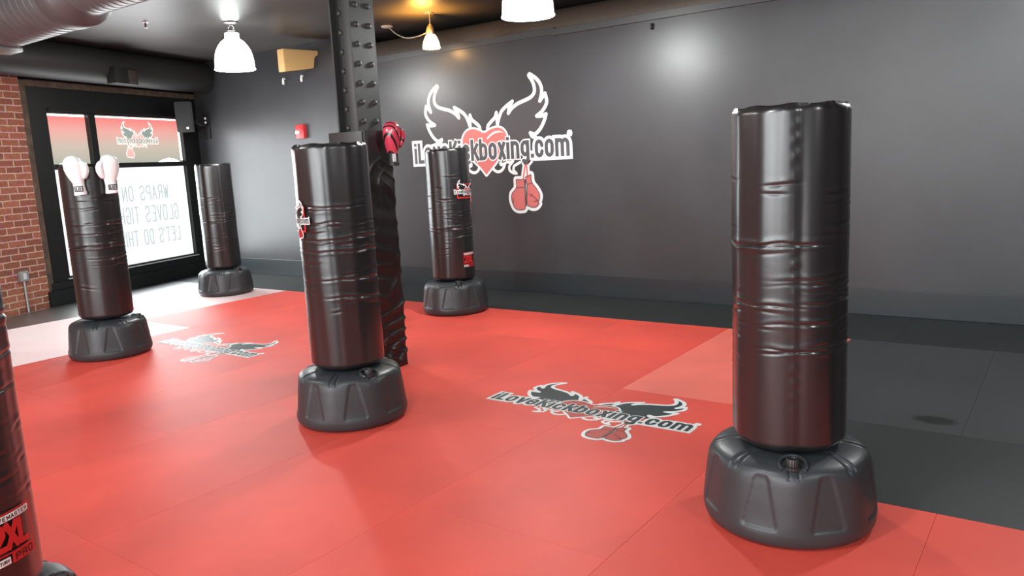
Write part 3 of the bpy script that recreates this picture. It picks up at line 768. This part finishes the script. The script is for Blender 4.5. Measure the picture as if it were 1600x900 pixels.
# ------------------------------------------------------------------ boxing gloves
def glove(name, label, loc, rotz, h, side, leather, cuffm, group=None, patch=True, slim=1., lean=0.):
    """fist up, cuff down; side = +1 thumb towards local +x; local -y faces out"""
    t = thing(name, label, 'boxing glove', loc, rotz, group)
    s = h/.385
    def loft(secs, n=20, sub=True):
        P = []
        for z, rx, ry, cx, cy in secs:
            P.append([((cx+math.copysign(abs(math.cos(a))**.85, math.cos(a))*rx*slim)*s, (cy+math.copysign(abs(math.sin(a))**.85, math.sin(a))*ry)*s, z*s) for a in np.linspace(0, 2*PI, n, endpoint=False)])
        bm, V = quadgrid(np.array(P), close_u=True); bm.faces.new(V[0][::-1]); bm.faces.new(V[-1])
        bmesh.ops.recalc_face_normals(bm, faces=list(bm.faces))
        if sub:
            bmesh.ops.subdivide_edges(bm, edges=list(bm.edges), cuts=1, use_grid_fill=True, smooth=1.0)
        if lean: bm.transform(Matrix.Rotation(lean, 4, 'Y'))
        return bm
    S = side
    o = obj('mitt', loft([(.105, .052, .044, 0, 0), (.118, .057, .048, 0, 0), (.15, .068, .055, -.004*S, -.003), (.19, .082, .064, -.008*S, -.006), (.235, .092, .072, -.012*S, -.010), (.285, .094, .076, -.014*S, -.014), (.325, .088, .074, -.014*S, -.016), (.355, .072, .062, -.012*S, -.015), (.375, .046, .042, -.010*S, -.013), (.383, .018, .018, -.010*S, -.012)]), leather, t, local=True, angle=80)
    # thumb: its own padded lobe
    th = loft([(.150, .016, .018, .062*S, -.012), (.165, .026, .028, .067*S, -.018), (.20, .033, .034, .082*S, -.030), (.245, .034, .036, .091*S, -.038), (.285, .032, .034, .086*S, -.044), (.312, .024, .026, .076*S, -.046), (.325, .010, .012, .070*S, -.046)], 14)
    obj('thumb', th, leather, t, local=True, angle=80)
    o = obj('cuff', loft([(0, .057, .047, 0, 0), (.004, .062, .052, 0, 0), (.03, .061, .051, 0, 0), (.06, .057, .047, 0, 0), (.09, .055, .046, 0, 0), (.108, .056, .047, 0, 0), (.113, .050, .042, 0, 0)]), cuffm, t, local=True, angle=80)
    if cuffm != leather: o['label'] = 'black cuff'
    st = loft([(.004, .064, .054, 0, 0), (.004, .0645, .0545, 0, 0), (.014, .0645, .0545, 0, 0), (.014, .062, .052, 0, 0)], 24, sub=False)
    obj('cuff_band', st, cuffm, t, local=True)
    if patch:
        pb = nbox(-.040*s, .036*s, -.0585*s, -.049*s, .034*s, .088*s, bev=.002)
        p = obj('patch', pb, M['gpatch'], t, local=True); p['label'] = 'black square patch'
        lb = bmesh.new(); poly(lb, [(-.030, .042), (.026, .042), (.026, .080), (-.030, .080)], 0)
        remap(lb, lambda u, v, w: (u*s, -.0590*s, v*s)); o = obj('patch_panel', lb, M['white'], p, local=True, smooth=False); o['label'] = 'white panel'
        lb = caps_line(bmesh.new(), 'ILKB', -.024, .047, .028, .006, width=.044); union(lb)
        remap(lb, lambda u, v, w: (u*s, -.0595*s, v*s)); o = obj('patch_lettering', lb, M['gpatch'], p, local=True, smooth=False); o['label'] = 'dark patch letters'
    return t
phiD = view_frame(-7.282, 3.557)
def glove_at(px, py): return (px, py)
gd = phiD+PI/2           # local -y turned towards the camera
def bag_front(cx, cy, off, r): a = view_frame(cx, cy)+math.radians(off); return cx+r*math.cos(a), cy+r*math.sin(a)
x, y = bag_front(-7.282, 3.557, -14, .293); gl = glove('boxing_glove', 'left white boxing glove hung on the punching bag in front of the window', (x, y, 1.487), gd-.18, .345, 1, M['gwhite'], M['gwhite'], 'white boxing gloves', slim=.88, lean=-.07)
x, y = bag_front(-7.282, 3.557, 36, .295); gr = glove('boxing_glove', 'right white boxing glove hung on the punching bag in front of the window', (x, y, 1.487), gd+.22, .345, -1, M['gwhite'], M['gwhite'], 'white boxing gloves', slim=.88, lean=-.03)

# ------------------------------------------------------------------ steel column and its padding
col = thing('steel_column', 'dark riveted steel column rising from the padding to the ceiling', 'column', (-4.55, 4.345, 0))
X0, X1, Y0, Y1 = -4.66, -4.44, 4.225, 4.47
b = nbox(X1-.016, X1, Y0, Y1, 0, CEIL); o = obj('flange', b, M['steel'], col, smooth=False)
obj('flange', nbox(X0, X0+.014, Y0-.004, Y1, 0, CEIL), M['steel'], col, smooth=False)
obj('web', nbox(X0+.014, X1-.016, Y0+.055, Y1-.05, 0, CEIL), M['steeldk'], col, smooth=False)
b = nbox(X1-.105, X1-.016, Y0+.004, Y0+.05, 0, CEIL, bev=.02); obj('angle_strip', b, M['steel'], col)
def rivet(p, ax):
    bm = bmesh.new(); prof = [(.022, 0), (.021, .007), (.017, .013), (.009, .017), (.002, .018)]
    t_ = lathe(prof, 14, True, True)
    t_.transform(Matrix.Translation(Vector(p)) @ (Matrix.Rotation(PI/2, 4, 'Y') if ax == 'x' else Matrix.Rotation(PI/2, 4, 'X')))
    return t_
z = 1.945
while z < CEIL-.02:
    for yy in (Y0+.055, Y1-.06): obj('rivet', rivet((X1, yy, z), 'x'), M['steel'], col)
    obj('rivet', rivet((X0+.05, Y0+.055, z-.04), 'y'), M['steel'], col)
    z += .142
# padding: two vinyl panels wrapped round the shaft
def pad_ring(z, inset=0):
    pts = []; x0, x1, y0, y1 = -4.742+inset, -4.358-inset, 4.195+inset, 4.50-inset; r = .035
    for cx, cy, a0 in ((x1-r, y0+r, -90), (x1-r, y1-r, 0), (x0+r, y1-r, 90), (x0+r, y0+r, 180)):
        for k in range(8): a = math.radians(a0+90*k/7); pts.append((cx+r*math.cos(a), cy+r*math.sin(a)))
    # resample evenly
    P = np.array(pts+[pts[0]]); d = np.concatenate([[0], np.cumsum(np.hypot(*np.diff(P, axis=0).T))]); q = np.linspace(0, d[-1], 200, endpoint=False)
    return np.stack([np.interp(q, d, P[:, 0]), np.interp(q, d, P[:, 1])], -1), q
ring, q = pad_ring(0)
zs = np.linspace(.002, 1.87, 300)
cen = ring.mean(0); P = []
nd = (ring-np.roll(ring, 1, 0)); nrm = np.stack([nd[:, 1], -nd[:, 0]], -1); nrm /= np.linalg.norm(nrm, axis=1)[:, None]
for z in zs:
    amt = min(1, max(0, (1.70-z)/.25))*(1 if z > .03 else .4)
    f1 = np.sin(9*(q*1.9+z*2.6)+2.4*np.sin(3.1*z+4*q)+1.5*np.sin(8.3*z-5*q)); f2 = np.sin(8*(q*2.2-z*2.3)+2.2*np.sin(4.3*z+5*q)+1.4*np.sin(9.1*z+3*q))
    a1 = .5+.5*np.sin(2.3*z+7*q+1); a2 = .5+.5*np.sin(3.1*z-6*q+2.5)
    dsp = amt*(.016*a1*(1-np.abs(f1))**2+.015*a2*(1-np.abs(f2))**2+.004*np.sin(13*z+5*q+np.sin(9*z))+.0012*np.sin(47*z+11*q))-.003
    p2 = ring+nrm*dsp[:, None]
    P.append(np.concatenate([p2, np.full((len(q), 1), z)], 1))
rin, _ = pad_ring(0, .018); P.append(np.concatenate([rin, np.full((200, 1), 1.87)], 1)); P.append(np.concatenate([rin, np.full((200, 1), 1.80)], 1))
bm, V = quadgrid(np.array(P), close_u=True); bmesh.ops.recalc_face_normals(bm, faces=list(bm.faces))
pad = thing('column_padding', 'wrinkled black vinyl padding wrapped round the foot of the steel column', 'padding', (-4.55, 4.3475, 0))
obj('padding_wrap', bm, M['wrapvinyl'], pad, angle=80)
o = obj('padding_panel', nbox(-4.735, -4.372, 4.180, 4.194, 1.25, 1.872, bev=.005), mat('smooth_grey_vinyl', (.035, .034, .034), .42), pad); o['label'] = 'smooth grey front panel'
rgx, rgy = -4.255, 4.22
glove('boxing_glove', 'red and black striped boxing glove hung at the top of the padded column', (-4.298, 4.42, 1.60), view_frame(-4.298, 4.42)+PI/2+.9, .335, 1, M['stripe'], M['gblack'], None, patch=False, slim=.72, lean=0)
o = obj('cuff_label', nbox(-4.258, -4.250, 4.375, 4.405, 1.63, 1.69, bev=.002), M['white'], bpy.data.objects['boxing_glove.002']); o['label'] = 'white cuff label'

# ------------------------------------------------------------------ lamps
def pendant(x, y, z, lab):
    t = thing('pendant_lamp', lab, 'lamp', (x, y, CEIL), 0, 'white bell pendants')
    prof = [(.236, 0), (.240, .006), (.232, .02), (.229, .06), (.226, .11), (.217, .17), (.198, .23), (.170, .28), (.135, .325), (.100, .352), (.084, .362), (.083, .425), (.06, .432), (.02, .434)]
    b = lathe(prof, 64, c=(x, y, z)); obj('lamp_shade', b, M['shade'], t, angle=60)['label'] = 'glowing white bell glass shade'
    obj('socket', lathe([(.055, .430), (.055, .45), (.03, .46), (.03, .47)], 24, True, True, c=(x, y, z)), M['chrome'], t)
    for k in (-1, 1):
        lp = [(x+k*.0, y, z+.46), (x+k*.045, y+.01*k, z+.478), (x+k*.04, y, z+.505), (x-k*.01, y, z+.53)]
        obj('hanging_loop', tube(spline(lp, 6), .006, 8), M['chrome'], t)
    obj('lamp_canopy', lathe([(.08, CEIL-z-.001), (.085, CEIL-z-.012), (.05, CEIL-z-.022), (.012, CEIL-z-.024)], 32, True, True, c=(x, y, z)), M['chrome'], t)
    return t
pendant(-8.35, 6.0, 2.845, 'glowing white bell pendant lamp hanging near the window')
pendant(-4.05, 6.0, 2.845, 'glowing white bell pendant lamp cut by the top edge above the wall logo')
ax, ay, az = -6.47, 7.46, 2.985
t = thing('amber_lamp', 'small amber lit glass lamp hanging above the top of the back wall', 'lamp', (ax, ay, CEIL))
n = 64; prof = [(.106, 0), (.102, .03), (.094, .07), (.080, .11), (.062, .145), (.046, .165)]
tt = np.linspace(0, 2*PI, n, endpoint=False)
P = np.array([[(ax+(r+.0035*math.cos(16*a))*math.cos(a), ay+(r+.0035*math.cos(16*a))*math.sin(a), az+z+(.006*math.cos(16*a) if z == 0 else 0)) for a in tt] for r, z in prof])
bm, _ = quadgrid(P, close_u=True); obj('lamp_shade', bm, M['amber'], t, angle=80)['label'] = 'ribbed glowing glass shade'
obj('socket', lathe([(.05, .163), (.055, .20), (.045, .24), (.025, .275), (.012, .29)], 24, True, True, c=(ax, ay, az)), M['chrome'], t)
obj('stem', cyl((ax, ay, az+.28), (ax, ay, CEIL-.01), .007), M['chrome'], t)
obj('lamp_canopy', lathe([(.06, 0), (.055, -.012), (.01, -.016)], 24, True, True, c=(ax, ay, CEIL)), M['chrome'], t)
det = (-7.42, 7.70, CEIL)
b = lathe([(.075, 0), (.075, -.012), (.05, -.02), (.01, -.021)], 32, True, True, c=det)
tag(obj('ceiling_detector', b, mat('pale_disc', (.6, .55, .48), .5), origin=det), 'small round pale disc on the ceiling right of the column top', 'detector')
wp = spline([(-7.36, 7.68, 3.37), (-7.22, 7.66, 3.27), (-7.0, 7.6, 3.19), (-6.75, 7.52, 3.165), (-6.53, 7.468, 3.18)], 8)
tag(obj('lamp_wire', tube(wp, .007, 8), mat('pale_wire', (.45, .38, .3), .5), origin=wp[0]), 'thin drooping wire running from the ceiling disc to the amber lamp', 'wire')
# ------------------------------------------------------------------ ducts
def spiral_duct(xa, xb, y, z, r, pitch, ridge, m, name, parent, nx_per=18, nth=72):
    nx = int((xb-xa)/pitch*nx_per); xs = np.linspace(xa, xb, nx); th = np.linspace(0, 2*PI, nth, endpoint=False)
    TT, XX = np.meshgrid(th, xs)
    ph = (XX/pitch-TT/(2*PI)); ph = ph-np.round(ph)
    rr_ = r+ridge*np.exp(-(ph*pitch/.006)**2)
    P = np.stack([XX, y+rr_*np.cos(TT), z+rr_*np.sin(TT)], -1)
    bm, V = quadgrid(P, close_u=True); bm.faces.new(V[0]); bm.faces.new(V[-1][::-1]); bmesh.ops.recalc_face_normals(bm, faces=list(bm.faces))
    return obj(name, bm, m, parent, angle=60)
du = thing('spiral_duct', 'big silver spiral duct crossing the ceiling at upper left', 'duct', (-7, 3.25, CEIL))
spiral_duct(-10.3, -6.55, 3.25, 3.08, .27, .105, .005, M['duct'], 'duct_pipe', du)
def xlathe(prof, y, z, n=56):
    th = np.linspace(0, 2*PI, n, endpoint=False)
    return quadgrid(np.array([[(x, y+r*math.cos(a), z+r*math.sin(a)) for a in th] for x, r in prof]), close_u=True)[0]
b = xlathe([(-6.58, .272), (-6.56, .282), (-6.40, .282), (-6.38, .272), (-6.27, .222), (-6.24, .215)], 3.25, 3.08); bmesh.ops.recalc_face_normals(b, faces=list(b.faces))
obj('reducer', b, mat('reducer_metal', (.09, .08, .08), .5, metal=.5), du)['label'] = 'darker tapering reducer'
spiral_duct(-6.25, 3.0, 3.25, 3.08, .213, .085, .004, M['duct'], 'duct_pipe', du, nx_per=12, nth=56)
for xx, r in ((-9.0, .278), (-4.6, .22)):
    obj('duct_hanger', xlathe([(xx-.015, r-.003), (xx-.015, r+.006), (xx+.015, r+.006), (xx+.015, r-.003)], 3.25, 3.08), M['chrome'], du)
    obj('duct_hanger', nbox(xx-.012, xx+.012, 3.25-r-.004, 3.25-r+.002, 3.08, CEIL), M['chrome'], du)
b = nbox(-7.98, -7.72, 3.16, 3.36, 2.775, 2.815, bev=.006)
obj('access_tab', b, M['chrome'], du)
# dark duct over the window wall
a0, a1 = XW @ Vector((-6, -.30, 3.15)), XW @ Vector((SC-.12, -.30, 3.15))
dw = thing('wall_duct', 'dark painted round duct running above the window to the corner', 'duct', XW @ Vector((.5, -.30, CEIL)))
obj('duct_pipe', cyl(a0, a1, .235, 56), M['ductdk'], dw)
b = nbox(SC-.1, SC-.04, -.56, -.04, 2.9, CEIL); wobj('duct_collar', b, M['ductdk'], dw, smooth=False)
b = nbox(.36, .76, -.62, -.46, 2.90, 3.12, bev=.012); wobj('air_register', b, M['speaker'], dw)['label'] = 'black box register'
b = nbox(.58, .73, -.635, -.615, 2.92, 3.09, bev=.004); wobj('register_panel', b, M['grill'], dw)['label'] = 'brownish register face'
# brown duct above the back wall ledge
db = thing('ledge_duct', 'brown painted spiral duct lying above the back wall ledge', 'duct', (-4, 8.25, CEIL))
spiral_duct(-13, 4.0, 8.25, 3.12, .215, .12, .005, M['ductbr'], 'duct_pipe', db, nx_per=8, nth=48)

# ------------------------------------------------------------------ wall things
sp = thing('wall_speaker', 'black speaker on a swivel bracket in the corner beside the window', 'speaker', (-11.47, 7.25, 2.28))
Xs = Matrix.Translation(Vector((-11.47, 7.25, 2.535))) @ Matrix.Rotation(math.radians(36+14), 4, 'Z') @ Matrix.Rotation(math.radians(6), 4, 'X')
b = bmesh.new(); v = [b.verts.new(p) for p in [(-.145, -.12, -.235), (.115, -.12, -.235), (.115, -.12, .235), (-.145, -.12, .235), (-.10, .14, -.20), (.08, .14, -.20), (.08, .14, .20), (-.10, .14, .20)]]
for f in ((0, 1, 2, 3), (5, 4, 7, 6), (4, 0, 3, 7), (1, 5, 6, 2), (3, 2, 6, 7), (4, 5, 1, 0)): b.faces.new([v[i] for i in f])
bmesh.ops.bevel(b, geom=list(b.edges), offset=.012, segments=2, affect='EDGES'); b.transform(Xs)
cab = obj('cabinet', b, M['speaker'], sp)
b = nbox(-.125, .095, -.128, -.118, -.215, .215, bev=.006); b.transform(Xs); obj('grille', b, mat('speaker_grille', (.011, .011, .011), .7, bump=(300, .3, .002)), sp)
b = nbox(.0, .035, -.131, -.126, -.185, -.15, bev=.002); b.transform(Xs); obj('speaker_badge', b, M['white'], sp)['label'] = 'small white badge'
obj('bracket_arm', tube([(-11.44, 7.36, 2.46), (-11.50, 7.52, 2.42), (-11.62, YB-.02, 2.42)], .022, 12), M['speaker'], sp)
obj('bracket_plate', nbox(-11.72, -11.58, YB-.03, YB, 2.20, 2.60, bev=.006), M['speaker'], sp)
for zz in (2.53, 2.46): obj('bracket_bolt', rivet((-11.66, YB-.03, zz), 'y'), M['strobe'], sp)
fa = thing('fire_alarm', 'red fire alarm strobe on the back wall left of the column', 'alarm', (-9.31, YB, 2.07))
obj('alarm_box', nbox(-9.40, -9.225, YB-.06, YB+.004, 2.07, 2.27, bev=.01), M['alarm'], fa)
obj('strobe', nbox(-9.385, -9.31, YB-.085, YB-.055, 2.135, 2.185, bev=.012), M['strobe'], fa)['label'] = 'white strobe lens'
obj('sounder', lathe([(.028, 0), (.028, .006), (.02, .01), (.004, .01)], 20, True, True), M['alarm'], fa, local=True)
bpy.data.objects['sounder'].matrix_basis = Matrix.Translation((.04, -.06, .13)) @ Matrix.Rotation(PI/2, 4, 'X')
# cream tapered bracket with a moulded end against the wall
cb = bmesh.new()
prof = [(7.13, 2.945), (7.13, 3.245), (7.735, 3.262), (7.735, 3.20), (7.69, 3.185), (7.665, 3.15), (7.655, 3.09), (7.64, 3.02)]
A = [cb.verts.new((-8.83, y, z)) for y, z in prof]; B = [cb.verts.new((-8.965, y, z)) for y, z in prof]
cb.faces.new(A); cb.faces.new(B[::-1])
for i in range(len(prof)): cb.faces.new((A[i], B[i], B[(i+1) % len(prof)], A[(i+1) % len(prof)]))
bmesh.ops.recalc_face_normals(cb, faces=list(cb.faces))
bmesh.ops.bevel(cb, geom=list(cb.edges), offset=.006, segments=2, affect='EDGES')
tag(obj('wall_bracket', cb, M['beige'], origin=(-8.9, 7.735, 3.1), smooth=False), 'cream tapered wooden bracket high on the back wall near the pendant lamp', 'bracket')
for hx, lab in ((-9.60, 'small white wall hook below the cream bracket, the left one of two'), (-9.19, 'small white wall hook below the cream bracket, the right one of two')):
    b = tube(spline([(hx, YB, 2.95), (hx, YB-.03, 2.955), (hx+.004, YB-.04, 2.92), (hx+.012, YB-.045, 2.87)], 6), [.010]*6+[.014]*6+[.017]*6+[.012], 10)
    tag(obj('wall_hook', b, mat('white_hook_faint_glow', (.8, .8, .78), .4, emit=(1, 1, 1), estr=.12), origin=(hx, YB, 2.95)), lab, 'hook', 'white wall hooks')  # faint emission lends the hooks brightness of their own; they are no lamps
b = tube(spline([(-3.67, YB, 2.91), (-3.67, YB-.03, 2.905), (-3.67, YB-.035, 2.87), (-3.67, YB-.012, 2.865)], 6), .012, 8)
tag(obj('wall_hook', b, M['steeldk'], origin=(-3.67, YB, 2.9)), 'tiny dark hook under the ledge of the back wall, right of the logo', 'hook')
hd = (-8.93, 5.26, CEIL)
s_ = thing('sprinkler_head', 'small metal sprinkler head on the ceiling between the duct and pendant', 'sprinkler', hd)
obj('escutcheon', lathe([(.04, 0), (.036, -.008), (.015, -.012)], 24, True, True, c=hd), M['strobe'], s_)
obj('sprinkler_body', cyl((hd[0], hd[1], CEIL-.01), (hd[0], hd[1], CEIL-.055), .012), M['chrome'], s_)
obj('deflector', lathe([(.004, -.068), (.026, -.066), (.026, -.062), (.004, -.06)], 20, True, True, c=hd), M['strobe'], s_)
# outlet with conduit on the brick
ot = thing('wall_outlet', 'grey metal outlet box with a conduit down the brick wall', 'outlet', XW @ Vector((-.95, 0, 0)))
wobj('outlet_box', nbox(-1.01, -.895, -.05, 0, .40, .53, bev=.006), M['outlet'], ot)
wobj('outlet_face', nbox(-.975, -.93, -.054, -.048, .425, .505, bev=.003), mat('pale_outlet_face', (.6, .6, .6), .4), ot)['label'] = 'pale socket face'
b = cyl((-.95, -.02, 0), (-.95, -.02, .40), .013, 14); wobj('conduit', b, M['outlet'], ot)

# ------------------------------------------------------------------ light
def light(kind, name, loc, energy, color=(1, 1, 1), rot=(0, 0, 0), **k):
    l = bpy.data.lights.new(name, kind); l.energy = energy; l.color = color
    for a, v in k.items(): setattr(l, a, v)
    o = bpy.data.objects.new(name, l); C.objects.link(o); o.location = loc; o.rotation_euler = rot
    return o
for i, (x, y) in enumerate(((-8.35, 6), (-4.05, 6), (.25, 6), (-6.2, 1.2), (-1.9, .6), (2.4, 1.2), (-4, -3), (.5, -3))):  # far row is the pendants; nearer rows are unseen lamps added for lighting
    light('POINT', 'pendant_or_added_light', (x, y, 2.84), 165 if y > 5 else 150, (.97, 1, .98), shadow_soft_size=.12)
    light('POINT', 'pendant_or_added_uplight', (x, y, 3.30), 8, (.93, 1, .95), shadow_soft_size=.10)
light('POINT', 'amber_light', (ax, ay, az+.02), 8, (1, .52, .14), shadow_soft_size=.05)
light('SPOT', 'amber_uplight', (ax+.02, ay-.16, az+.10), 110, (1, .45, .07), rot=(PI, 0, 0), shadow_soft_size=.06, spot_size=2.75, spot_blend=.6)
# daylight through the window, and through the shop front behind the camera
wn = XW @ Vector((1.0, -.12, 1.3))
o = light('AREA', 'window_daylight', wn, 125, (.93, .98, 1), shape='RECTANGLE', size=2.4, size_y=2.0)
o.matrix_world = Matrix.Translation(wn) @ N.to_track_quat('-Z', 'Y').to_matrix().to_4x4()
for x, w, e in ((-8.3, 2.5, 90), (-5.6, 2.5, 170), (-2.9, 2.5, 215), (-.2, 2.5, 170), (2.5, 2.5, 110)):
    o = light('AREA', 'shopfront_daylight', (x, -4.9, 1.7), e, (.95, .98, 1), rot=(PI/2, 0, 0), shape='RECTANGLE', size=w, size_y=2.7)
    o.matrix_world = Matrix.Translation((x, -4.9, 1.7)) @ Vector((0, 1, 0)).to_track_quat('-Z', 'Y').to_matrix().to_4x4()
wd = bpy.data.worlds.new('world'); bpy.context.scene.world = wd; wd.use_nodes = True
wd.node_tree.nodes['Background'].inputs[0].default_value = (.8, .9, 1, 1); wd.node_tree.nodes['Background'].inputs[1].default_value = .5
sc = bpy.context.scene
sc.view_settings.view_transform = 'Standard'; sc.view_settings.look = 'None'; sc.view_settings.exposure = 0
sc.cycles.use_denoising = True
sc.cycles.max_bounces = 8
